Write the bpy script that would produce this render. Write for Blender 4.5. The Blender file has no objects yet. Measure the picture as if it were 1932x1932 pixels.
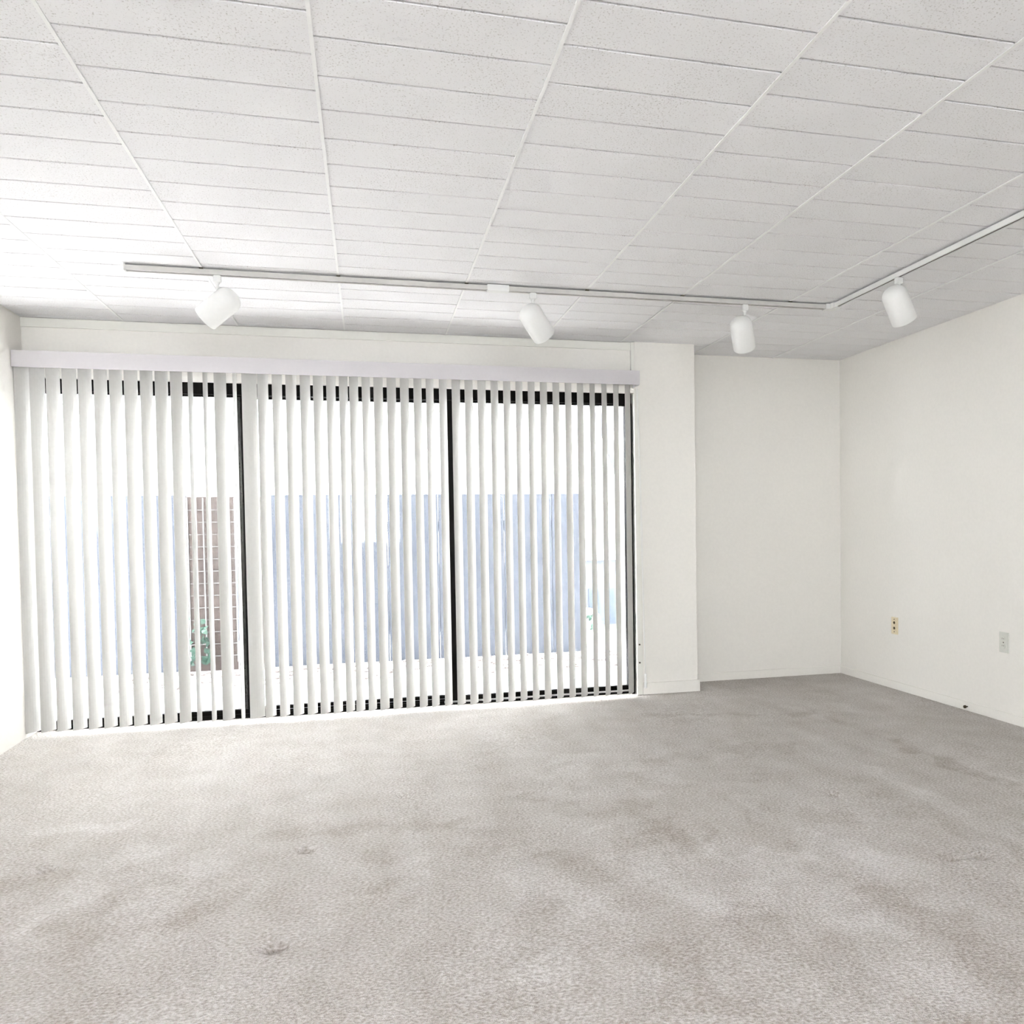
import bpy, bmesh, math, random
import numpy as np
from mathutils import Matrix, Vector

random.seed(7)
sc = bpy.context.scene
C = sc.collection

# ---------------------------------------------------------------- camera
F_PX, CX, CY, SIZE = 1594.68, 1100.0, 1044.67, 1932.0
YAW, PITCH, ROLL, EYE = 0.2494, -0.0298, 0.0147, 1.1061
def _rot():
    c, s = math.cos(YAW), math.sin(YAW)
    a = np.array([[c, -s, 0], [s, c, 0], [0, 0, 1.0]])
    c, s = math.cos(PITCH), math.sin(PITCH)
    b = np.array([[1.0, 0, 0], [0, c, s], [0, -s, c]])
    c, s = math.cos(ROLL), math.sin(ROLL)
    d = np.array([[c, 0, -s], [0, 1.0, 0], [s, 0, c]])
    return d @ b @ a
RC = _rot()                       # rows: right, forward, up
cam_d = bpy.data.cameras.new('camera')
cam = bpy.data.objects.new('camera', cam_d); C.objects.link(cam)
r, f, u = Vector(RC[0]), Vector(RC[1]), Vector(RC[2])
cam.matrix_world = Matrix(((r.x, u.x, -f.x, 0), (r.y, u.y, -f.y, 0), (r.z, u.z, -f.z, EYE), (0, 0, 0, 1)))
cam_d.sensor_width = 36; cam_d.lens = F_PX / SIZE * 36
cam_d.shift_x = (SIZE / 2 - CX) / SIZE; cam_d.shift_y = (CY - SIZE / 2) / SIZE
cam_d.clip_start = 0.05
sc.camera = cam

# ---------------------------------------------------------------- light
w = bpy.data.worlds.new('sky'); sc.world = w; w.use_nodes = True
bg = w.node_tree.nodes['Background']
bg.inputs[0].default_value = (0.945, 0.945, 1.0, 1); bg.inputs[1].default_value = 1.0
sun_d = bpy.data.lights.new('sun', 'SUN'); sun_d.energy = 1.0; sun_d.angle = math.radians(3)
sun_d.color = (1.0, 0.96, 0.97)
sun = bpy.data.objects.new('sun', sun_d); C.objects.link(sun)
sun.rotation_euler = Vector((0.06, -0.06, -1.0)).to_track_quat('-Z', 'Y').to_euler()
def portal(name, loc, rot, sx, sy):
    d = bpy.data.lights.new(name, 'AREA'); d.shape = 'RECTANGLE'; d.size = sx; d.size_y = sy
    d.cycles.is_portal = True
    o = bpy.data.objects.new(name, d); C.objects.link(o); o.location = loc; o.rotation_euler = rot
portal('window_portal', (-0.06, 5.5, 1.0), (-math.pi / 2, 0, 0), 3.6, 2.0)
portal('fill_window_rear_portal', (-0.15, -2.14, 1.595), (math.pi / 2, 0, 0), 3.2, 1.39)  # guides sky light through the added rear opening
portal('fill_window_side_portal', (-1.97, 4.3, 1.55), (math.pi / 2, 0, -math.pi / 2), 1.2, 0.90)  # guides sky light through the added left-wall opening
sc.view_settings.view_transform = 'Standard'; sc.view_settings.look = 'None'
sc.view_settings.gamma = 1.0; sc.view_settings.use_curve_mapping = False
sc.view_settings.exposure = 4.30
sc.cycles.max_bounces = 7; sc.cycles.diffuse_bounces = 4; sc.cycles.glossy_bounces = 2; sc.cycles.transmission_bounces = 3; sc.cycles.transparent_max_bounces = 10
sc.cycles.use_adaptive_sampling = True; sc.cycles.adaptive_threshold = 0.08; sc.cycles.adaptive_min_samples = 12
sc.cycles.caustics_reflective = False; sc.cycles.caustics_refractive = False
sc.cycles.use_denoising = True

# ---------------------------------------------------------------- materials
def mat(name, col, rough=0.6, noise=0.0, nscale=60.0, bump=0.0, bscale=200.0, metal=0.0, spec=0.3, translucent=0.0, stretch=(1, 1, 1)):
    m = bpy.data.materials.new(name); m.use_nodes = True
    nt = m.node_tree; N, L = nt.nodes, nt.links
    b = N['Principled BSDF']; out = N['Material Output']
    b.inputs['Base Color'].default_value = (*col, 1); b.inputs['Roughness'].default_value = rough
    b.inputs['Metallic'].default_value = metal; b.inputs['Specular IOR Level'].default_value = spec
    tc = N.new('ShaderNodeTexCoord'); mp = N.new('ShaderNodeMapping')
    mp.inputs['Scale'].default_value = stretch
    L.new(tc.outputs['Object'], mp.inputs['Vector'])
    colsock = None
    nz = N.new('ShaderNodeTexNoise'); nz.inputs['Scale'].default_value = nscale; nz.inputs['Detail'].default_value = 1
    L.new(mp.outputs[0], nz.inputs['Vector'])
    mr = N.new('ShaderNodeMapRange'); mr.inputs[1].default_value = 0.3; mr.inputs[2].default_value = 0.7
    mr.inputs[3].default_value = 1 - noise; mr.inputs[4].default_value = 1 + noise
    L.new(nz.outputs['Fac'], mr.inputs[0])
    vm = N.new('ShaderNodeVectorMath'); vm.operation = 'SCALE'; vm.inputs[0].default_value = col
    L.new(mr.outputs[0], vm.inputs['Scale']); L.new(vm.outputs[0], b.inputs['Base Color'])
    colsock = vm.outputs[0]
    if bump:
        nb = N.new('ShaderNodeTexNoise'); nb.inputs['Scale'].default_value = bscale; nb.inputs['Detail'].default_value = 2
        L.new(mp.outputs[0], nb.inputs['Vector'])
        bp = N.new('ShaderNodeBump'); bp.inputs['Strength'].default_value = bump; bp.inputs['Distance'].default_value = 0.01
        L.new(nb.outputs['Fac'], bp.inputs['Height']); L.new(bp.outputs[0], b.inputs['Normal'])
    if translucent:
        t = N.new('ShaderNodeBsdfTranslucent'); L.new(colsock, t.inputs['Color'])
        mx = N.new('ShaderNodeMixShader'); mx.inputs[0].default_value = translucent
        L.new(b.outputs[0], mx.inputs[1]); L.new(t.outputs[0], mx.inputs[2]); L.new(mx.outputs[0], out.inputs[0])
    return m

M = {
 'wall': mat('cream_wall_paint', (0.89, 0.865, 0.815), 0.8, 0.012, 60),
 'trim': mat('off_white_trim_paint', (0.86, 0.85, 0.79), 0.5, 0.01, 40),
 'tee': mat('white_ceiling_tee', (0.93, 0.93, 0.92), 0.45, 0.01, 60),
 'joint': mat('unpainted_tile_backing', (0.42, 0.36, 0.27), 0.9, 0.08, 50),
 'valance': mat('lavender_white_valance', (0.61, 0.585, 0.60), 0.5, 0.01, 60),
 'vane': mat('white_blind_vane', (0.60, 0.59, 0.565), 0.55, 0.015, 70, translucent=0.10),
 'bronze': mat('dark_bronze_aluminium', (0.004, 0.003, 0.0022), 0.5, 0.1, 60, spec=0.08),
 'alu': mat('mill_aluminium', (0.55, 0.55, 0.56), 0.4, 0.05, 60, metal=0.6),
 'track': mat('grey_white_track', (0.62, 0.61, 0.58), 0.45, 0.03, 40),
 'lamp': mat('white_enamel', (0.84, 0.84, 0.82), 0.4, 0.01, 60, spec=0.4),
 'slot': mat('dark_track_slot', (0.10, 0.08, 0.06), 0.7, 0.1, 60),
 'clip': mat('dark_metal_clip', (0.09, 0.08, 0.05), 0.5, 0.1, 60),
 'bulb': mat('frosted_bulb', (0.8, 0.8, 0.78), 0.3, 0.02, 40),
 'ivory': mat('ivory_plastic', (0.80, 0.70, 0.50), 0.45, 0.03, 60),
 'plate': mat('grey_white_plastic', (0.70, 0.70, 0.64), 0.45, 0.02, 60),
 'hole': mat('dark_socket_hole', (0.06, 0.04, 0.02), 0.6, 0.1, 60),
 'cord': mat('white_nylon_cord', (0.82, 0.82, 0.80), 0.6, 0.03, 200),
 'board': mat('blue_grey_fence_paint', (0.056, 0.063, 0.080), 0.75, 0.12, 14, 0.2, 60, stretch=(1, 1, 0.12)),
 'brown': mat('weathered_brown_board', (0.055, 0.042, 0.038), 0.85, 0.25, 20, 0.3, 60, stretch=(1, 1, 0.1)),
 'lattice': mat('pale_trellis_wood', (0.20, 0.20, 0.20), 0.8, 0.1, 30),
 'leaf': mat('green_leaf', (0.02, 0.05, 0.035), 0.6, 0.3, 20),
 'siding': mat('white_siding_paint', (0.82, 0.82, 0.80), 0.7, 0.03, 12),
 'lowwall': mat('pale_blue_panel_paint', (0.10, 0.11, 0.135), 0.7, 0.06, 12),
 'vent': mat('dark_blue_panel', (0.055, 0.07, 0.095), 0.6, 0.1, 20),
 'bark': mat('grey_bark', (0.105, 0.105, 0.112), 0.9, 0.3, 14, 0.8, 30, stretch=(1, 1, 0.3)),
 'rock': mat('white_stone', (0.86, 0.86, 0.84), 0.85, 0.05, 10, 0.3, 30),
 'asphalt': mat('side_bounce_grey', (0.10, 0.096, 0.10), 0.9, 0.1, 20),
 'paving': mat('rear_bounce_grey', (0.33, 0.32, 0.33), 0.9, 0.08, 8),
 'pebble': mat('grey_brown_pebble', (0.12, 0.105, 0.10), 0.9, 0.2, 30),
}

def concrete():
    m = mat('pale_concrete_and_gravel', (0.70, 0.69, 0.70), 0.9, 0.05, 6, 0.3, 120)
    return m
M['ground'] = concrete()

def tile_mat():
    m = bpy.data.materials.new('fissured_mineral_tile'); m.use_nodes = True
    N, L = m.node_tree.nodes, m.node_tree.links; b = N['Principled BSDF']
    b.inputs['Roughness'].default_value = 0.9; b.inputs['Specular IOR Level'].default_value = 0.1
    g = N.new('ShaderNodeNewGeometry')
    n1 = N.new('ShaderNodeTexNoise'); n1.inputs['Scale'].default_value = 190; n1.inputs['Detail'].default_value = 3
    n2 = N.new('ShaderNodeTexNoise'); n2.inputs['Scale'].default_value = 5; n2.inputs['Detail'].default_value = 2
    n3 = N.new('ShaderNodeTexNoise'); n3.inputs['Scale'].default_value = 75; n3.inputs['Detail'].default_value = 3
    for n in (n1, n2, n3): L.new(g.outputs['Position'], n.inputs['Vector'])
    # pits where the fine noise is low, more of them in some patches
    ad = N.new('ShaderNodeMath'); ad.operation = 'MULTIPLY_ADD'; ad.inputs[1].default_value = -0.12
    L.new(n2.outputs['Fac'], ad.inputs[0]); L.new(n1.outputs['Fac'], ad.inputs[2])
    mr = N.new('ShaderNodeMapRange'); mr.inputs[1].default_value = 0.24; mr.inputs[2].default_value = 0.36
    L.new(ad.outputs[0], mr.inputs[0])
    cr = N.new('ShaderNodeMix'); cr.data_type = 'RGBA'
    cr.inputs['A'].default_value = (0.62, 0.60, 0.585, 1); cr.inputs['B'].default_value = (0.885, 0.88, 0.89, 1)
    L.new(mr.outputs[0], cr.inputs['Factor']); L.new(cr.outputs['Result'], b.inputs['Base Color'])
    bp = N.new('ShaderNodeBump'); bp.inputs['Strength'].default_value = 0.12; bp.inputs['Distance'].default_value = 0.003
    sm = N.new('ShaderNodeMath'); sm.operation = 'ADD'
    L.new(mr.outputs[0], sm.inputs[0]); L.new(n3.outputs['Fac'], sm.inputs[1])
    L.new(sm.outputs[0], bp.inputs['Height']); L.new(bp.outputs[0], b.inputs['Normal'])
    return m
M['tile'] = tile_mat()

def carpet_mat():
    m = bpy.data.materials.new('beige_cut_pile_carpet'); m.use_nodes = True
    N, L = m.node_tree.nodes, m.node_tree.links; b = N['Principled BSDF']
    b.inputs['Roughness'].default_value = 0.95; b.inputs['Specular IOR Level'].default_value = 0.05
    b.inputs['Sheen Weight'].default_value = 0.15; b.inputs['Sheen Roughness'].default_value = 0.5
    g = N.new('ShaderNodeNewGeometry')
    at = N.new('ShaderNodeAttribute'); at.attribute_name = 'nap_and_shade'
    def noise(s, d, vec=None):
        n = N.new('ShaderNodeTexNoise'); n.inputs['Scale'].default_value = s; n.inputs['Detail'].default_value = d
        L.new(vec or g.outputs['Position'], n.inputs['Vector']); return n.outputs['Fac']
    mp = N.new('ShaderNodeMapping'); mp.inputs['Scale'].default_value = (0.9, 1.3, 1); mp.inputs['Rotation'].default_value = (0, 0, 0.2)
    L.new(g.outputs['Position'], mp.inputs['Vector'])
    tuft = noise(105, 4, mp.outputs[0]); patch = noise(5.5, 6); fine = noise(420, 2)
    # nap value: strokes + patches + tuft grain with painted crevice shade
    def madd(a, k, c):
        n = N.new('ShaderNodeMath'); n.operation = 'MULTIPLY_ADD'; n.inputs[1].default_value = k
        L.new(a, n.inputs[0])
        if isinstance(c, (int, float)): n.inputs[2].default_value = c
        else: L.new(c, n.inputs[2])
        return n.outputs[0]
    v = madd(patch, 0.5, -0.25 + 0.52)
    rag = noise(16, 4)
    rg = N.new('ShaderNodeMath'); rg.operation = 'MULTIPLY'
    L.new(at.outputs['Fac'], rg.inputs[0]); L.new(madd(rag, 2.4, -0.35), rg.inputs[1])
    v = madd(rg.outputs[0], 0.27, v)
    mp2 = N.new('ShaderNodeMapping'); mp2.inputs['Scale'].default_value = (5.5, 0.9, 1); mp2.inputs['Rotation'].default_value = (0, 0, 0.12)
    L.new(g.outputs['Position'], mp2.inputs['Vector'])
    v = madd(noise(1.0, 5, mp2.outputs[0]), 0.5, madd(v, 1.0, -0.25))
    v = madd(tuft, 2.2, madd(v, 1.0, -1.1))
    v = madd(fine, 0.5, madd(v, 1.0, -0.25))
    cr = N.new('ShaderNodeMix'); cr.data_type = 'RGBA'
    cr.inputs['A'].default_value = (0.47, 0.41, 0.35, 1); cr.inputs['B'].default_value = (0.93, 0.89, 0.86, 1)
    cl = N.new('ShaderNodeClamp'); L.new(v, cl.inputs[0])
    L.new(cl.outputs[0], cr.inputs['Factor']); L.new(cr.outputs['Result'], b.inputs['Base Color'])
    h = madd(tuft, 1.0, madd(fine, 0.35, 0.0))
    bp = N.new('ShaderNodeBump'); bp.inputs['Strength'].default_value = 0.9; bp.inputs['Distance'].default_value = 0.02
    L.new(h, bp.inputs['Height']); L.new(bp.outputs[0], b.inputs['Normal'])
    return m
M['carpet'] = carpet_mat()

def glass_mat():
    m = bpy.data.materials.new('clear_window_glass'); m.use_nodes = True
    N, L = m.node_tree.nodes, m.node_tree.links; N.remove(N['Principled BSDF'])
    t = N.new('ShaderNodeBsdfTransparent'); t.inputs[0].default_value = (0.95, 0.97, 0.96, 1)
    gl = N.new('ShaderNodeBsdfGlossy'); gl.inputs['Roughness'].default_value = 0.02
    mx = N.new('ShaderNodeMixShader'); mx.inputs[0].default_value = 0.05
    L.new(t.outputs[0], mx.inputs[1]); L.new(gl.outputs[0], mx.inputs[2]); L.new(mx.outputs[0], N['Material Output'].inputs[0])
    return m
M['glass'] = glass_mat()

# ---------------------------------------------------------------- helpers
def box(bm, x0, x1, y0, y1, z0, z1):
    v = [bm.verts.new((x, y, z)) for z in (z0, z1) for y in (y0, y1) for x in (x0, x1)]
    for q in ((0, 2, 3, 1), (4, 5, 7, 6), (0, 1, 5, 4), (2, 6, 7, 3), (0, 4, 6, 2), (1, 3, 7, 5)):
        bm.faces.new([v[i] for i in q])
def mesh(name, bm, material, smooth=False):
    bmesh.ops.recalc_face_normals(bm, faces=bm.faces[:])
    me = bpy.data.meshes.new(name); bm.to_mesh(me); bm.free()
    if material: me.materials.append(M[material])
    if smooth:
        for p in me.polygons: p.use_smooth = True
    return me
def obj(name, me, parent=None, loc=(0, 0, 0), rot=(0, 0, 0)):
    o = bpy.data.objects.new(name, me); C.objects.link(o)
    o.location = loc; o.rotation_euler = rot; o.parent = parent
    return o
def boxes(name, lst, material, parent=None, bevel=0.0):
    bm = bmesh.new()
    for b in lst: box(bm, *b)
    if bevel: bmesh.ops.bevel(bm, geom=bm.edges[:], offset=bevel, segments=2, affect='EDGES', profile=0.7)
    return obj(name, mesh(name, bm, material), parent)
def tag(o, label, cat, kind=None, group=None):
    o['label'] = label; o['category'] = cat
    if kind: o['kind'] = kind
    if group: o['group'] = group
    return o
def empty(name, loc=(0, 0, 0)):
    o = bpy.data.objects.new(name, None); C.objects.link(o); o.location = loc; o.empty_display_size = 0.1
    return o
def lathe(bm, prof, seg=32, cap0=False, cap1=False):
    rings = []
    for rr, z in prof:
        rings.append([bm.verts.new((rr * math.cos(2 * math.pi * i / seg), rr * math.sin(2 * math.pi * i / seg), z)) for i in range(seg)])
    for a, b in zip(rings, rings[1:]):
        for i in range(seg):
            j = (i + 1) % seg; bm.faces.new((a[i], a[j], b[j], b[i]))
    if cap0: bm.faces.new(rings[0])
    if cap1: bm.faces.new(rings[-1])
def tube(bm, pts, rad, seg=8):
    rings = []
    pts = [Vector(p) for p in pts]
    for i, p in enumerate(pts):
        d = (pts[min(i + 1, len(pts) - 1)] - pts[max(i - 1, 0)]).normalized()
        a = d.orthogonal().normalized() if abs(d.z) < 0.9 else d.cross(Vector((0, 1, 0))).normalized()
        b = d.cross(a); rr = rad[i] if isinstance(rad, (list, tuple)) else rad
        rings.append([bm.verts.new(p + (a * math.cos(2 * math.pi * k / seg) + b * math.sin(2 * math.pi * k / seg)) * rr) for k in range(seg)])
    for a, b in zip(rings, rings[1:]):
        for i in range(seg):
            j = (i + 1) % seg; bm.faces.new((a[i], a[j], b[j], b[i]))
    bm.faces.new(rings[0]); bm.faces.new(rings[-1])

# ---------------------------------------------------------------- room dimensions (metres)
H = 2.32
XL, XR = -1.833, 3.411
YW, YP, YB, YR = 5.331, 5.3065, 5.6236, -2.0       # header, pier face, alcove wall, rear wall
XP1, XP2 = 1.717, 2.137
YV = 5.23                                           # plane of the vertical blind
ZH = 1.992                                          # underside of the header

# ---------------------------------------------------------------- floor: carpet with vacuum strokes and dents
DARK = [(1.04, 3.17, 1.09, 2.75, 0.13), (0.82, 2.83, 1.09, 2.81, 0.14), (1.38, 3.23, 1.41, 2.62, 0.07), (2.07, 3.19, 2.1, 2.35, 0.1), (1.65, 2.89, 1.66, 2.83, 0.12), (1.41, 2.37, 1.44, 2.32, 0.1), (1.52, 2.18, 1.49, 1.67, 0.14), (1.03, 2.11, 1.24, 1.58, 0.13), (0.69, 2.05, 0.73, 1.79, 0.1), (-1.16, 3.04, -1.02, 3.1, 0.12), (-0.85, 2.67, -0.73, 2.93, 0.09), (-0.55, 2.61, -0.42, 2.74, 0.09), (-0.96, 2.51, -0.78, 2.57, 0.13), (-0.33, 3.29, 0.24, 3.19, 0.09), (-0.01, 2.92, 0.08, 2.56, 0.1), (0.63, 3.44, 0.81, 3.15, 0.1), (0.61, 2.74, 0.69, 2.58, 0.12), (1.55, 3.47, 1.65, 3.4, 0.1), (1.31, 3.77, 1.47, 3.77, 0.1), (1.77, 3.83, 1.99, 3.81, 0.12), (1.57, 4.7, 2.72, 4.4, 0.06), (2.53, 4.7, 2.59, 2.99, 0.05), (2.6, 3.73, 2.56, 2.85, 0.08), (0.33, 3.14, 0.42, 2.89, 0.12)]
LIGHT = [(1.08, 3.54, 1.13, 2.56, 0.05), (1.44, 3.19, 1.44, 2.58, 0.05), (2.18, 3.45, 2.17, 2.42, 0.05), (1.23, 2.51, 1.63, 2.35, 0.16), (1.49, 2.63, 1.57, 2.55, 0.13), (0.86, 2.49, 1.03, 2.32, 0.14), (1.31, 2.18, 1.38, 1.98, 0.1), (1.25, 1.81, 1.28, 1.64, 0.08), (-1.16, 3.57, -0.93, 3.53, 0.06), (-0.93, 2.55, -0.79, 3.25, 0.12), (-0.66, 2.56, -0.59, 3.09, 0.12), (0.16, 3.08, 0.15, 2.74, 0.07), (0.79, 3.0, 0.76, 2.69, 0.07), (1.14, 3.73, 1.27, 3.52, 0.12), (0.51, 2.59, 0.57, 2.42, 0.15), (0.37, 2.06, 0.44, 2.02, 0.12), (-0.23, 2.61, 0.15, 2.61, 0.03), (1.07, 2.75, 1.19, 2.66, 0.1), (0.76, 3.4, 0.96, 3.93, 0.12)]
DENTS = [(-0.23, 3.071, 0.030, 0.011), (-1.063, 3.139, 0.032, 0.011), (-0.262, 2.371, 0.032, 0.011), (1.839, 3.086, 0.026, 0.010), (0.12, 3.581, 0.022, 0.007), (1.844, 2.389, 0.030, 0.009), (1.95, 2.367, 0.028, 0.008)]
def build_floor():
    xs = np.arange(XL - 0.05, XR + 0.06, 0.0105)
    ys = np.concatenate([np.arange(YR - 0.05, 1.2, 0.1), np.arange(1.2, 5.66, 0.0095)])
    X, Y = np.meshgrid(xs, ys)
    nap_and_shade = np.zeros_like(X)
    # ragged stroke edges
    rng = np.random.default_rng(3)
    wob = sum(np.sin(X * a + Y * b + c) * 0.014 for a, b, c in rng.uniform(-34, 34, (12, 3)))
    for lst, sgn in ((DARK, -1.0), (LIGHT, 1.0)):
        for x0, y0, x1, y1, wd in lst:
            dx, dy = x1 - x0, y1 - y0; l2 = dx * dx + dy * dy + 1e-6
            t = np.clip(((X - x0) * dx + (Y - y0) * dy) / l2, 0, 1)
            d = np.hypot(X - x0 - t * dx, Y - y0 - t * dy) + wob
            nap_and_shade += sgn * np.clip((wd * 0.85 - d) / 0.045, 0, 1) * 0.6
    nap_and_shade = np.clip(nap_and_shade, -1, 1)
    Z = np.zeros_like(X)
    for a, b, c, d in rng.uniform(-9, 9, (8, 4)): Z += np.sin(X * a + Y * b + c) * 0.0006
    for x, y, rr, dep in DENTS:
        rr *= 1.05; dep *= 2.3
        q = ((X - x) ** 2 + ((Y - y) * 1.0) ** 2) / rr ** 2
        Z += -dep * np.exp(-q ** 2 * 1.1); nap_and_shade = np.where(q < 0.9, -1.0, nap_and_shade)  # crushed pile in the dents also painted dark, for the shade inside
    Z = np.minimum(Z, 0.006)
    ny, nx = X.shape
    co = np.stack([X, Y, Z], -1).reshape(-1, 3)
    i = np.arange(ny * nx).reshape(ny, nx)
    fc = np.stack([i[:-1, :-1], i[:-1, 1:], i[1:, 1:], i[1:, :-1]], -1).reshape(-1, 4)
    me = bpy.data.meshes.new('floor'); me.from_pydata(co.tolist(), [], fc.tolist())
    at = me.attributes.new('nap_and_shade', 'FLOAT', 'POINT'); at.data.foreach_set('value', nap_and_shade.reshape(-1).astype(np.float32))
    me.materials.append(M['carpet'])
    for p in me.polygons: p.use_smooth = True
    o = obj('floor', me)
    tag(o, 'beige cut-pile carpet with vacuum strokes and furniture dents', 'carpet', 'structure')
build_floor()

# ---------------------------------------------------------------- walls
FILL_LW = (3.7, 4.9, 1.10, 2.00)                        # opening added in the left wall for fill light, out of view
tag(boxes('wall_left', [(XL - 0.15, XL, YR - 0.15, FILL_LW[0], -0.1, H + 0.15), (XL - 0.15, XL, FILL_LW[1], 5.50, -0.1, H + 0.15),
    (XL - 0.15, XL, FILL_LW[0], FILL_LW[1], -0.1, FILL_LW[2]), (XL - 0.15, XL, FILL_LW[0], FILL_LW[1], FILL_LW[3], H + 0.15)], 'wall'), 'cream painted wall at the left edge of the picture', 'wall', 'structure')
tag(boxes('wall_right', [(XR, XR + 0.15, YR - 0.15, YB + 0.15, -0.1, H + 0.15)], 'wall'), 'bright cream wall on the right carrying two wall plates', 'wall', 'structure')
tag(boxes('wall_back', [(XP2 - 0.02, XR, YB, YB + 0.15, -0.1, H + 0.15)], 'wall'), 'cream back wall of the shallow alcove beside the right wall', 'wall', 'structure')
tag(boxes('wall_header', [(XL, XP1, YW, 5.50, ZH, H + 0.15)], 'wall'), 'beige header wall strip above the sliding door and valance', 'wall', 'structure')
tag(boxes('wall_pier', [(XP1, XP2, YP, YB + 0.15, -0.1, H + 0.15)], 'wall', bevel=0.006), 'cream wall pier between the sliding door and the alcove', 'wall', 'structure')
FILL_RW = (-1.75, 1.45, 0.90, 2.29)                        # opening added in the rear wall for fill light, behind the camera
tag(boxes('wall_rear', [(XL, FILL_RW[0], YR - 0.15, YR, -0.1, H + 0.15), (FILL_RW[1], XR, YR - 0.15, YR, -0.1, H + 0.15),
    (FILL_RW[0], FILL_RW[1], YR - 0.15, YR, -0.1, FILL_RW[2]), (FILL_RW[0], FILL_RW[1], YR - 0.15, YR, FILL_RW[3], H + 0.15)], 'wall'), 'cream rear wall with a wide opening added for fill light behind the viewer', 'wall', 'structure')
win = empty('fill_window_rear', (-0.15, YR - 0.08, FILL_RW[2])); tag(win, 'unseen rear window with white frame, added for fill light', 'window', 'structure')
def child_boxes(name, lst, material, parent, bevel=0.0):
    px, py, pz = parent.matrix_basis.translation
    if parent.parent:
        q = parent.parent.matrix_basis.translation; px, py, pz = px + q.x, py + q.y, pz + q.z
    return boxes(name, [(a - px, b - px, c - py, d - py, e - pz, g - pz) for a, b, c, d, e, g in lst], material, parent, bevel)
y0, y1 = YR - 0.11, YR - 0.05
child_boxes('fill_window_frame', [(FILL_RW[0], FILL_RW[1], y0, y1, FILL_RW[2], FILL_RW[2] + 0.05), (FILL_RW[0], FILL_RW[1], y0, y1, FILL_RW[3] - 0.05, FILL_RW[3]), (FILL_RW[0], FILL_RW[0] + 0.05, y0, y1, FILL_RW[2] + 0.05, FILL_RW[3] - 0.05),
    (FILL_RW[1] - 0.05, FILL_RW[1], y0, y1, FILL_RW[2] + 0.05, FILL_RW[3] - 0.05), (-0.175, -0.125, y0, y1, FILL_RW[2] + 0.05, FILL_RW[3] - 0.05)], 'trim', win)
child_boxes('pane', [(FILL_RW[0] + 0.05, -0.175, YR - 0.083, YR - 0.077, FILL_RW[2] + 0.05, FILL_RW[3] - 0.05)], 'glass', win)
child_boxes('pane', [(-0.125, FILL_RW[1] - 0.05, YR - 0.083, YR - 0.077, FILL_RW[2] + 0.05, FILL_RW[3] - 0.05)], 'glass', win)

win2 = empty('fill_window_side', (XL - 0.08, 4.3, FILL_LW[2])); tag(win2, 'unseen side window with white frame, added in the left wall for fill light', 'window', 'structure')
x0, x1 = XL - 0.11, XL - 0.05
child_boxes('fill_window_frame', [(x0, x1, FILL_LW[0], FILL_LW[1], FILL_LW[2], FILL_LW[2] + 0.05), (x0, x1, FILL_LW[0], FILL_LW[1], FILL_LW[3] - 0.05, FILL_LW[3]), (x0, x1, FILL_LW[0], FILL_LW[0] + 0.05, FILL_LW[2] + 0.05, FILL_LW[3] - 0.05),
    (x0, x1, FILL_LW[1] - 0.05, FILL_LW[1], FILL_LW[2] + 0.05, FILL_LW[3] - 0.05), (x0, x1, 4.275, 4.325, FILL_LW[2] + 0.05, FILL_LW[3] - 0.05)], 'trim', win2)
child_boxes('pane', [(XL - 0.083, XL - 0.077, FILL_LW[0] + 0.05, 4.275, FILL_LW[2] + 0.05, FILL_LW[3] - 0.05)], 'glass', win2)
child_boxes('pane', [(XL - 0.083, XL - 0.077, 4.325, FILL_LW[1] - 0.05, FILL_LW[2] + 0.05, FILL_LW[3] - 0.05)], 'glass', win2)
# trims
tag(boxes('trim_1', [(XL, XP1, YW - 0.012, YW, H - 0.052, H - 0.002)], 'trim', bevel=0.003), 'thin off-white moulding along the top of the header wall', 'trim', 'structure')
tag(boxes('trim_2', [(XP1 - 0.022, XP1, YP, YW, ZH + 0.02, H - 0.002)], 'trim'), 'thin vertical trim strip above the right end of the valance', 'trim', 'structure')
tag(boxes('trim_3', [(1.708, 1.745, YP - 0.012, YP, 0.002, ZH + 0.02)], 'trim', bevel=0.002), 'white vertical casing strip on the right of the sliding door', 'trim', 'structure')
for z in (0.215, 0.335):
    bm = bmesh.new(); lathe(bm, [(0.006, 0), (0.006, 0.003), (0.003, 0.004)], 12, True, True)
    s_ = obj('strike_screw', mesh('strike_screw', bm, 'slot'), bpy.data.objects['trim_3'], (1.724, YP - 0.0115, z), (math.pi / 2, 0, 0))
tag(boxes('baseboard_pier', [(1.746, XP2 + 0.012, YP - 0.012, YP, 0.0, 0.078), (XP2, XP2 + 0.012, YP, YB - 0.012, 0.0, 0.078)], 'wall', bevel=0.003), 'low off-white baseboard wrapping the wall pier', 'baseboard', 'structure')
tag(boxes('baseboard_back', [(XP2 + 0.012, XR - 0.012, YB - 0.012, YB, 0.0, 0.058)], 'wall', bevel=0.003), 'low off-white baseboard along the alcove wall', 'baseboard', 'structure')
tag(boxes('baseboard_right', [(XR - 0.010, XR, YR, YB, 0.0, 0.052)], 'wall', bevel=0.003), 'low off-white baseboard along the right wall', 'baseboard', 'structure')

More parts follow.
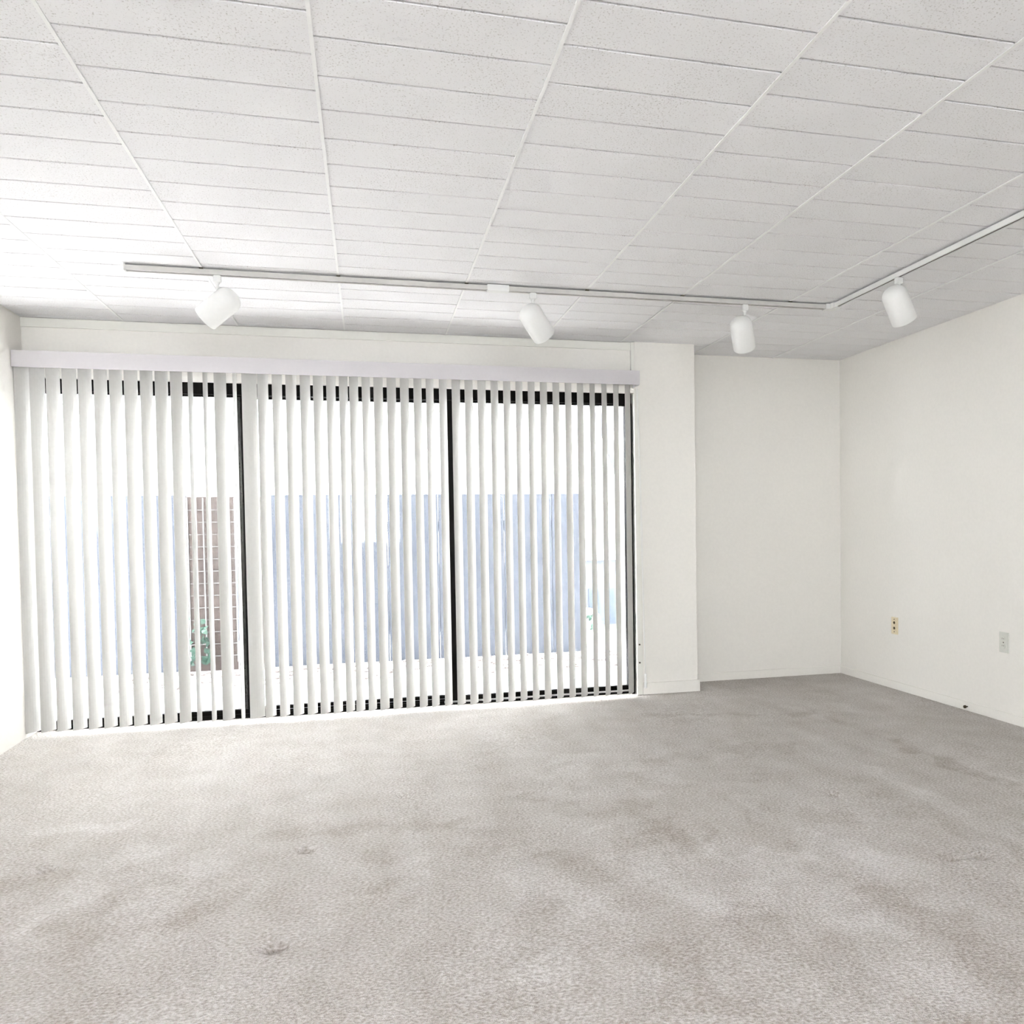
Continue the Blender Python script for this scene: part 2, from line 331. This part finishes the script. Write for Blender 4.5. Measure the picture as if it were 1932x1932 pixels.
# ---------------------------------------------------------------- ceiling: backing, tees, staggered tiles
ceil = boxes('ceiling', [(XL - 0.25, XR + 0.25, YR - 0.25, YB + 0.25, H + 0.020, H + 0.20)], 'joint')
tag(ceil, 'white suspended ceiling of staggered mineral fibre tiles', 'ceiling', 'structure')
XG = [-1.8330, -1.312, -0.7066, -0.1069, 0.4974, 1.1084, 1.6245, 2.2435, 2.8679, 3.411]
PH = [2.10, 2.374, 2.098, 2.014, 1.913, 1.839, 1.946, 2.057, 2.15]          # joint phase of each column
R = 0.1855; Y0T = 0.9
TEE = 0.005
for x in XG[1:-1]:
    bm = bmesh.new()
    ye = YB if x > XP2 else YW
    box(bm, -TEE, TEE, Y0T, ye, -0.0030, 0.0)
    box(bm, -0.002, 0.002, Y0T, ye, 0.0, 0.0205)
    obj('ceiling_tee', mesh('ceiling_tee', bm, 'tee'), ceil, (x, 0, H))
cache = {}
def tile_mesh(wx, wy):
    k = (round(wx, 4), round(wy, 4))
    if k in cache: return cache[k]
    bm = bmesh.new(); c = 0.004; hx, hy = wx / 2, wy / 2
    lo = [bm.verts.new((sx * (hx - c * 0.3), sy * (hy - c * 0.3), 0)) for sx, sy in ((-1, -1), (1, -1), (1, 1), (-1, 1))]
    mi = [bm.verts.new((sx * hx, sy * hy, c * 0.5)) for sx, sy in ((-1, -1), (1, -1), (1, 1), (-1, 1))]
    hi = [bm.verts.new((sx * hx, sy * hy, 0.018)) for sx, sy in ((-1, -1), (1, -1), (1, 1), (-1, 1))]
    bm.faces.new(lo); bm.faces.new(hi)
    for a, b in ((lo, mi), (mi, hi)):
        for i in range(4): bm.faces.new((a[i], a[(i + 1) % 4], b[(i + 1) % 4], b[i]))
    cache[k] = mesh('ceiling_tile', bm, 'tile'); return cache[k]
GAP = 0.0075
for ci in range(len(XG) - 1):
    xa, xb = XG[ci] + (0.003 if ci else 0.001), XG[ci + 1] - (0.003 if ci < len(XG) - 2 else 0.001)
    ye = YB if (xa + xb) / 2 > XP2 else YW
    cuts = [PH[ci] + k * R for k in range(-8, 24)]
    cuts = [Y0T] + [c for c in cuts if Y0T + 0.05 < c < ye - 0.03] + [ye]
    for a, b in zip(cuts, cuts[1:]):
        me = tile_mesh(xb - xa, b - a - GAP)
        obj('ceiling_tile', me, ceil, ((xa + xb) / 2, (a + b) / 2, H + random.uniform(0, 0.0012)))
obj('ceiling_tile', tile_mesh(2.2405 - XP2 - 0.001, YB - YW), ceil, ((2.2405 + XP2) / 2, (YB + YW) / 2, H + 0.0005))
# the ceiling goes on as one plain field behind the camera
boxes('rear_ceiling_field', [(XL, XR, YR, Y0T - 0.003, H, H + 0.0195)], 'tile', ceil)

# ---------------------------------------------------------------- sliding glass door
door = empty('door_1', (-0.06, 5.40, 0.0)); tag(door, 'three-panel sliding glass door in dark bronze frames behind the vertical blind', 'sliding door', 'structure')
child_boxes('head_frame', [(XL, 1.707, 5.365, 5.48, 1.925, ZH)], 'bronze', door)
child_boxes('jamb', [(XL, XL + 0.03, 5.365, 5.48, 0.0, 1.925)], 'bronze', door)
child_boxes('jamb', [(1.688, 1.707, 5.35, 5.48, 0.0, 1.925)], 'bronze', door)
child_boxes('sill', [(XL, 1.707, 5.378, 5.50, -0.05, 0.008)], 'bronze', door)
child_boxes('sill_rail', [(XL + 0.03, 0.45, 5.380, 5.386, 0.008, 0.026)], 'bronze', door)
child_boxes('sill_rail', [(0.45, 1.688, 5.380, 5.386, 0.014, 0.024)], 'alu', door)
child_boxes('sill_rail', [(XL + 0.03, 1.688, 5.425, 5.431, 0.008, 0.030)], 'bronze', door)
child_boxes('sill_rail', [(XL + 0.03, 1.688, 5.470, 5.476, 0.008, 0.024)], 'alu', door)
for x0, x1, yc, sl, sr in ((XL + 0.03, -0.66, 5.405, 0.05, 0.055), (-0.757, 0.562, 5.450, 0.105, 0.065), (0.499, 1.688, 5.405, 0.055, 0.012)):
    pn = empty('sliding_panel', ((x0 + x1) / 2 + 0.06, yc - 5.40, 0.0)); pn.parent = door
    y0, y1 = yc - 0.018, yc + 0.018
    child_boxes('stile', [(x0, x0 + sl, y0, y1, 0.032, 1.93)], 'bronze', pn)
    child_boxes('stile', [(x1 - sr, x1, y0, y1, 0.032, 1.93)], 'bronze', pn)
    child_boxes('bottom_rail', [(x0 + sl, x1 - sr, y0, y1, 0.032, 0.052)], 'bronze', pn)
    child_boxes('top_rail', [(x0 + sl, x1 - sr, y0, y1, 1.915, 1.93)], 'bronze', pn)
    child_boxes('pane', [(x0 + sl, x1 - sr, yc - 0.003, yc + 0.003, 0.052, 1.915)], 'glass', pn)

# ---------------------------------------------------------------- vertical blind
blind = empty('vertical_blind', (-0.06, YV, 0.03)); tag(blind, 'white vertical blind with valance hanging across the sliding glass door', 'vertical blind')
child_boxes('valance', [(XL + 0.004, 1.707, 5.165, 5.175, 2.018, 2.108), (XL + 0.004, 1.707, 5.175, YW - 0.014, 2.100, 2.108), (1.699, 1.707, 5.175, YP - 0.014, 2.018, 2.100)], 'valance', blind, bevel=0.0015)
child_boxes('headrail', [(XL + 0.01, 1.690, 5.205, 5.255, 2.045, 2.085)], 'lamp', blind)
VANES = [(-1.8035, 56), (-1.7282, 55.0), (-1.6518, 59.3), (-1.572, 55.6), (-1.4951, 58.6), (-1.4174, 57.6), (-1.3409, 58.7), (-1.2641, 53.9), (-1.1846, 56.9), (-1.1072, 53.5), (-1.0303, 57.3), (-0.9561, 83.2), (-0.878, 83.2), (-0.7995, 51.6), (-0.7213, 85.0), (-0.6427, 30.0), (-0.569, 55.1), (-0.491, 57.3), (-0.414, 52.9), (-0.3354, 54.1), (-0.2626, 53.6), (-0.1898, 56.2), (-0.1187, 57.6), (-0.0598, 55.5), (0.0102, 57.5), (0.0818, 51.5), (0.1588, 51.6), (0.2352, 52.5), (0.3133, 53.9), (0.3863, 55.3), (0.4651, 53.7), (0.5441, 50.0), (0.6225, 49.6), (0.7019, 48.5), (0.781, 50.0), (0.8586, 50.9), (0.9354, 51.2), (1.0133, 50.9), (1.0912, 48.7), (1.1711, 49.6), (1.2506, 49.3), (1.329, 49.0), (1.4079, 53.6), (1.4869, 52.7), (1.5652, 51.3), (1.6435, 50.5)]
def vane_mesh():
    bm = bmesh.new(); hw, sag, th, n = 0.0445, 0.006, 0.0009, 6
    z0, z1 = 0.030, 2.040
    rows = []
    for side in (0, 1):
        for z in (z0, z1):
            rows.append([bm.verts.new((-hw + 2 * hw * i / n, -sag * (1 - (2 * i / n - 1) ** 2) + (th if side else 0), z)) for i in range(n + 1)])
    a, b, c, d = rows
    for i in range(n):
        bm.faces.new((a[i], a[i + 1], b[i + 1], b[i])); bm.faces.new((c[i], d[i], d[i + 1], c[i + 1]))
        bm.faces.new((a[i], c[i], c[i + 1], a[i + 1])); bm.faces.new((b[i], b[i + 1], d[i + 1], d[i]))
    bm.faces.new((a[0], b[0], d[0], c[0])); bm.faces.new((a[n], c[n], d[n], b[n]))
    me = mesh('vane', bm, 'vane')
    return me
vm_ = vane_mesh()
for x, a in VANES:
    obj('vane', vm_, blind, (x + 0.06, 0, -0.03), (0, 0, math.radians(a)))
for dx in (0.0, 0.014):
    bm = bmesh.new()
    pts = [(1.694 + dx * 0.4, 5.20, 2.05), (1.712 + dx * 0.5, 5.20, 1.2), (1.722 + dx * 0.35, 5.20, 0.5), (1.731, 5.20, 0.155)]
    tube(bm, [(p[0] + 0.06, p[1] - YV, p[2] - 0.03) for p in pts], 0.0016, 6)
    obj('pull_cord', mesh('pull_cord', bm, 'cord'), blind)
bm = bmesh.new(); lathe(bm, [(0.004, 0.0), (0.009, -0.006), (0.0075, -0.05), (0.011, -0.085), (0.009, -0.094)], 14, True, True)
o = obj('cord_weight', mesh('cord_weight', bm, 'lamp', True), blind, (1.731 + 0.06, 5.20 - YV, 0.157 - 0.03)); o['label'] = 'small white plastic cord weight'

# ---------------------------------------------------------------- track lighting
YT = 4.205; ZB = H - 0.029
tr = empty('lighting_track', (2.505, YT, H)); tag(tr, 'L-shaped pale grey lighting track mounted under the tile ceiling', 'lighting track')
def track_run(along, a, b, c):
    t0 = H - 0.007
    hw = 0.017
    seg = [(-hw, -hw + 0.009, ZB, t0), (hw - 0.009, hw, ZB, t0), (-hw + 0.009, hw - 0.009, t0 - 0.006, t0)]
    sl = [(-hw + 0.009, hw - 0.009, ZB + 0.004, t0 - 0.006)]
    f = (lambda s: (a, b, c + s[0], c + s[1], s[2], s[3])) if along == 'x' else (lambda s: (c + s[0], c + s[1], a, b, s[2], s[3]))
    o = child_boxes('rail', [f(s) for s in seg], 'track' if along == 'x' else 'lamp', tr)
    child_boxes('slot', [f(s) for s in sl], 'slot', o) if False else child_boxes('slot', [f(s) for s in sl], 'slot', tr)
track_run('x', -1.02, 2.46, YT)
track_run('y', 0.6, YT - 0.055, 2.505)
child_boxes('end_cap', [(-1.028, -1.02, YT - 0.018, YT + 0.018, ZB - 0.001, H - 0.004)], 'track', tr, 0.001)
child_boxes('joiner', [(0.600, 0.708, YT - 0.023, YT + 0.023, ZB - 0.005, H - 0.002)], 'lamp', tr, 0.003)
child_boxes('corner_connector', [(2.46, 2.529, YT - 0.022, YT + 0.024, ZB - 0.003, H - 0.003), (2.482, 2.528, YT - 0.055, YT - 0.022, ZB - 0.003, H - 0.003)], 'lamp', tr, 0.002)
for x in (-0.7066, -0.1069, 0.4974, 1.1084, 1.6245, 2.2435):
    child_boxes('mounting_clip', [(x - 0.009, x + 0.009, YT - 0.024, YT + 0.024, H - 0.0075, H - 0.0026)], 'clip', tr)

def shade_mesh():
    bm = bmesh.new(); rr, L = 0.060, 0.185
    prof = [(0.0005, 0.0)]
    for k in range(1, 9):
        t = k / 8 * math.pi / 2
        prof.append((rr * math.sin(t) ** 0.9, 0.048 * (1 - math.cos(t))))
    prof += [(rr, -0.0)] if False else []
    prof = [(a, -b) for a, b in prof] + [(rr, -0.12), (rr, -L + 0.002), (rr - 0.001, -L), (rr - 0.003, -L + 0.002), (rr - 0.003, -0.06), (0.02, -0.03), (0.0005, -0.03)]
    lathe(bm, prof, 40)
    return mesh('lamp_shade', bm, 'lamp', True)
def bulb_mesh():
    bm = bmesh.new()
    lathe(bm, [(0.012, -0.034), (0.015, -0.07), (0.045, -0.125), (0.047, -0.14), (0.03, -0.15), (0.001, -0.153)], 24, True)
    return mesh('bulb', bm, 'bulb', True)
SH, BU = shade_mesh(), bulb_mesh()
def track_light(x, y, ctr_drop, off, rgt, up, fwd, label, along):
    t = empty('track_light', (x, y, ZB)); tag(t, label, 'spotlight', group='spotlights on the lighting track')
    bm = bmesh.new(); box(bm, -0.016, 0.016, -0.014, 0.014, -0.032, -0.0005)
    bmesh.ops.bevel(bm, geom=bm.edges[:], offset=0.003, segments=2, affect='EDGES')
    obj('adapter', mesh('adapter', bm, 'lamp'), t)
    d = (Vector(RC[0]) * rgt + Vector(RC[2]) * up + Vector(RC[1]) * fwd).normalized()
    rgtv = Vector(RC[0])
    ctr = rgtv * off + Vector((0, 0, -ctr_drop))
    top = ctr - d * 0.085                        # rounded back end
    hang = ctr - d * 0.050
    # point on the shell right under the stem
    bm = bmesh.new()
    tube(bm, [(0, 0, -0.030), (0, 0, -0.040), (0, 0, -0.041), (0, 0, -ctr_drop + 0.035)], [0.011, 0.009, 0.0065, 0.0065], 12)
    obj('stem', mesh('stem', bm, 'lamp', True), t)
    q = (-d).to_track_quat('Z', 'Y')
    s = obj('lamp_shade', SH, t, top, q.to_euler()); b_ = obj('bulb', BU, t, top, q.to_euler())
    b_['label'] = 'frosted bulb inside the shade'
track_light(-0.642, YT, 0.135, 0.016, -0.79, -0.58, 0.10, 'white bullet spotlight at the left end of the track, tilted to the left', 'x')
track_light(0.831, YT, 0.137, 0.006, 0.46, -0.62, 0.64, 'white bullet spotlight just right of the track joiner', 'x')
track_light(1.985, YT, 0.143, -0.016, 0.27, -0.70, 0.66, 'white bullet spotlight nearest the inner corner of the track, aimed at the alcove', 'x')
track_light(2.505, 3.60, 0.120, -0.006, 0.50, -0.76, 0.40, 'white bullet spotlight on the side run of track near the right wall', 'y')

# ---------------------------------------------------------------- wall plates
def wall_plate(name, y, z, material, label, cat, jack):
    t = empty(name, (XR, y, z)); tag(t, label, cat)
    bm = bmesh.new(); box(bm, -0.006, 0.0, -0.035, 0.035, -0.057, 0.057)
    bmesh.ops.bevel(bm, geom=[e for e in bm.edges if all(v.co.x < -0.003 for v in e.verts)], offset=0.003, segments=2, affect='EDGES')
    obj('cover_plate', mesh('cover_plate', bm, material), t)
    def disc(nm, dy, dz, rad, mt, x=-0.0065, dep=0.002):
        bm = bmesh.new(); lathe(bm, [(rad, 0), (rad, dep), (rad * 0.7, dep + 0.0006)], 14, True, True)
        obj(nm, mesh(nm, bm, mt), t, (x + 0.001, dy, dz), (0, -math.pi / 2, 0))
    if jack:
        disc('jack', 0.0, 0.020, 0.0095, 'hole'); disc('jack', 0.0, -0.016, 0.0095, 'hole')
        disc('screw', 0.0, 0.043, 0.0035, 'slot'); disc('screw', 0.0, -0.040, 0.0035, 'slot')
    else:
        for dz in (0.0195, -0.0195):
            bm = bmesh.new(); box(bm, -0.009, -0.0055, -0.0165, 0.0165, dz - 0.014, dz + 0.014)
            bmesh.ops.bevel(bm, geom=[e for e in bm.edges if abs(e.verts[0].co.x - e.verts[1].co.x) > 0.001], offset=0.006, segments=3, affect='EDGES')
            rc = obj('receptacle', mesh('receptacle', bm, material), t)
            for dy in (-0.0062, 0.0062):
                bm = bmesh.new(); box(bm, -0.0094, -0.0085, dy - 0.0011, dy + 0.0011, dz - 0.002, dz + 0.006)
                obj('contact_slot', mesh('contact_slot', bm, 'hole'), rc)
        disc('screw', 0.0, 0.0, 0.0035, 'slot')
wall_plate('wall_jack', 4.955, 0.425, 'ivory', 'ivory wall plate with two dark jack holes on the right wall', 'wall plate', True)
wall_plate('wall_outlet', 3.952, 0.440, 'plate', 'grey-white duplex power outlet plate on the right wall', 'wall outlet', False)
bm = bmesh.new(); lathe(bm, [(0.004, 0), (0.004, 0.012), (0.0095, 0.013), (0.0095, 0.022), (0.006, 0.025)], 12, True, True)
o = obj('rubber_bumper', mesh('rubber_bumper', bm, 'hole'), None, (XR - 0.0125, 4.235, 0.026), (0, -math.pi / 2, 0))
tag(o, 'tiny black rubber bumper at the foot of the right wall', 'bumper')

# ---------------------------------------------------------------- outside
bm = bmesh.new()
box(bm, -14, 16, 5.50, 14, -0.25, -0.02); tag(obj('ground', mesh('ground', bm, 'ground')), 'pale sunlit paving and gravel outside the glass door', 'ground', 'structure')
bm = bmesh.new()
box(bm, -14, XL - 0.15, YR - 0.15, 5.50, -0.25, -0.02)  # unseen ground, kept dark to limit light bounced through the added side window
tag(obj('side_bounce_ground', mesh('side_bounce_ground', bm, 'asphalt')), 'unseen dark grey ground added outside the left wall to limit bounced light', 'side_bounce_ground', 'structure')
bm = bmesh.new(); box(bm, -14, 16, -14, YR - 0.15, -0.25, -0.02)  # unseen ground, tone set for light bounced through the added rear window
tag(obj('rear_bounce_ground', mesh('rear_bounce_ground', bm, 'paving')), 'unseen mid grey ground added behind the rear wall to set bounced light', 'bounce_ground', 'structure')
YF = 7.5
fence = empty('fence', (0.2, YF, 0)); tag(fence, 'blue-grey vertical board fence outside the glass door', 'fence')
bw = 0.145
x = -3.6; bmw = None
def one_board(mt, wd, ht):
    bm = bmesh.new(); box(bm, -wd / 2, wd / 2, 0, 0.022, -0.02, ht)
    bmesh.ops.bevel(bm, geom=[e for e in bm.edges if abs(e.verts[0].co.z - e.verts[1].co.z) > 0.5], offset=0.004, segments=1, affect='EDGES')
    return mesh('board', bm, mt)
mb = one_board('board', bw - 0.003, 1.425); mbr = one_board('brown', 0.095, 1.41)
while x < 1.80:
    if not (-1.46 < x < -0.98): obj('board', mb, fence, (x + bw / 2 - 0.2, random.uniform(-0.004, 0.004), 0))
    x += bw
boxes('fence_rail', [(-3.8, -1.66, 0.024, 0.07, 0.25, 0.34), (-3.8, -1.66, 0.024, 0.07, 1.1, 1.19)], 'board', fence)
boxes('fence_rail', [(-1.1, 1.66, 0.024, 0.07, 0.25, 0.34), (-1.1, 1.66, 0.024, 0.07, 1.1, 1.19)], 'board', fence)
boxes('fence_post', [(1.60, 1.69, 0.07, 0.16, -0.02, 1.43)], 'board', fence)
gate = empty('garden_gate', (-1.22, YF - 0.03, 0)); tag(gate, 'brown board gate with pale lattice in the fence, seen between open vanes', 'gate')
for k in range(6): obj('board', mbr, gate, (-0.2 + k * 0.105, random.uniform(-0.003, 0.003), 0))
for k in range(5):
    boxes('lattice_strip', [(-0.20 + k * 0.12, -0.192 + k * 0.12, -0.02, -0.006, 0.05, 1.40)], 'lattice', gate)
for k in range(13):
    boxes('lattice_strip', [(-0.25, 0.37, -0.014, -0.004, 0.1 + k * 0.1, 0.104 + k * 0.1)], 'lattice', gate)

def leafy(name, loc, n, spread, size, label):
    t = empty(name, loc); tag(t, label, 'plant')
    bm = bmesh.new(); tube(bm, [(0, 0, -0.02 - 0 * loc[2]), (0.01, 0, spread[2] * 0.5), (0, 0.01, spread[2])], 0.006, 6)
    obj('stem', mesh('stem', bm, 'leaf'), t)
    bm = bmesh.new(); s = size
    v = [bm.verts.new(p) for p in ((0, 0, 0), (s * 0.4, 0.1 * s, s * 0.5), (0, 0, s), (-s * 0.4, 0.1 * s, s * 0.5))]
    v2 = [bm.verts.new((p.co.x, p.co.y + 0.001, p.co.z)) for p in v]
    bm.faces.new(v); bm.faces.new(v2[::-1])
    for i in range(4): bm.faces.new((v[i], v2[i], v2[(i + 1) % 4], v[(i + 1) % 4]))
    me = mesh('leaf', bm, 'leaf')
    for i in range(n):
        z = random.uniform(0.05, 1) * spread[2]
        obj('leaf', me, t, (random.uniform(-1, 1) * spread[0] * 0.5, random.uniform(-1, 1) * spread[1] * 0.5, z), (random.uniform(-1.2, 1.2), random.uniform(-1, 1), random.uniform(0, 6.28)))
leafy('garden_plant', (-1.34, 7.33, 0.0), 40, (0.16, 0.1, 0.42), 0.07, 'green leafy plant at the foot of the brown gate')
leafy('garden_plant', (2.20, 8.72, 0.0), 24, (0.22, 0.12, 0.16), 0.07, 'low green plant beside the white boulder past the fence end')

# neighbouring house
YN = 9.3
house = empty('neighbour_house', (1.0, YN, 0)); tag(house, 'white clapboard house wall beyond the fence', 'house')
boxes('house_wall', [(-9, 9, 0.03, 0.3, -0.02, 5.2)], 'siding', house)
bm = bmesh.new()
v = [bm.verts.new(p) for p in ((-9, 0.0, 0), (9, 0.0, 0), (9, 0.03, 0), (-9, 0.03, 0), (-9, 0.018, 0.205), (9, 0.018, 0.205), (9, 0.03, 0.205), (-9, 0.03, 0.205))]
for q in ((0, 1, 5, 4), (3, 2, 6, 7), (0, 1, 2, 3), (4, 5, 6, 7), (0, 4, 7, 3), (1, 5, 6, 2)): bm.faces.new([v[i] for i in q])
sm_ = mesh('siding_board', bm, 'siding')
for k in range(21): obj('siding_board', sm_, house, (0, 0, 0.80 + k * 0.2))
boxes('ledge', [(-9, 9, -0.05, 0.03, 0.745, 0.79)], 'siding', house)
boxes('base_panel', [(-9, 9, 0.005, 0.03, 0.0, 0.745)], 'lowwall', house)
for k in range(5):
    boxes('vent_panel', [(1.05 + k * 0.19, 1.17 + k * 0.19, -0.006, 0.005, 0.02, 0.42)], 'vent', house)

# white boulder
bm = bmesh.new(); bmesh.ops.create_icosphere(bm, subdivisions=3, radius=0.15)
for p in bm.verts:
    n = math.sin(p.co.x * 19 + 1) * math.cos(p.co.y * 23) * 0.02 + math.sin(p.co.z * 17 + p.co.x * 9) * 0.015
    p.co *= 1 + n * 4; p.co.z *= 0.85; p.co.x *= 1.1
o = obj('boulder', mesh('boulder', bm, 'rock', True), None, (2.30, 8.95, 0.10)); tag(o, 'rounded white boulder on the gravel beyond the fence end', 'boulder')

# tree
tree = empty('tree', (2.47, 8.0, -0.02)); tag(tree, 'grey-barked tree trunk with leaning limb beyond the right door panel', 'tree')
bm = bmesh.new(); tube(bm, [(0.03, 0, 0), (0.02, 0, 0.5), (0.0, 0, 1.2), (0.0, 0, 1.8), (0.05, 0.02, 3.0), (0.12, 0.05, 4.5)], [0.10, 0.085, 0.075, 0.075, 0.065, 0.05], 14)
obj('trunk', mesh('trunk', bm, 'bark', True), tree)
bm = bmesh.new(); tube(bm, [(0.0, 0, 1.45), (-0.06, 0, 1.72), (-0.17, 0.01, 2.02), (-0.33, 0.02, 2.4), (-0.55, 0.05, 3.0)], [0.05, 0.058, 0.052, 0.046, 0.035], 12)
obj('limb', mesh('limb', bm, 'bark', True), tree)

# loose pebbles on the ground in front of the fence
bm = bmesh.new(); rng = random.Random(5)
for k in range(260):
    px, py = rng.uniform(-1.8, 2.9), rng.uniform(6.6, 7.45); s = rng.uniform(0.010, 0.028)
    m4 = Matrix.Translation((px, py, -0.02 + s * 0.3)) @ Matrix.Diagonal((s * 1.3, s, s * 0.7, 1))
    bmesh.ops.create_icosphere(bm, subdivisions=1, radius=1.0, matrix=m4)
o = obj('gravel', mesh('gravel', bm, 'pebble')); tag(o, 'scattered small stones on the paving before the fence', 'gravel', 'stuff')
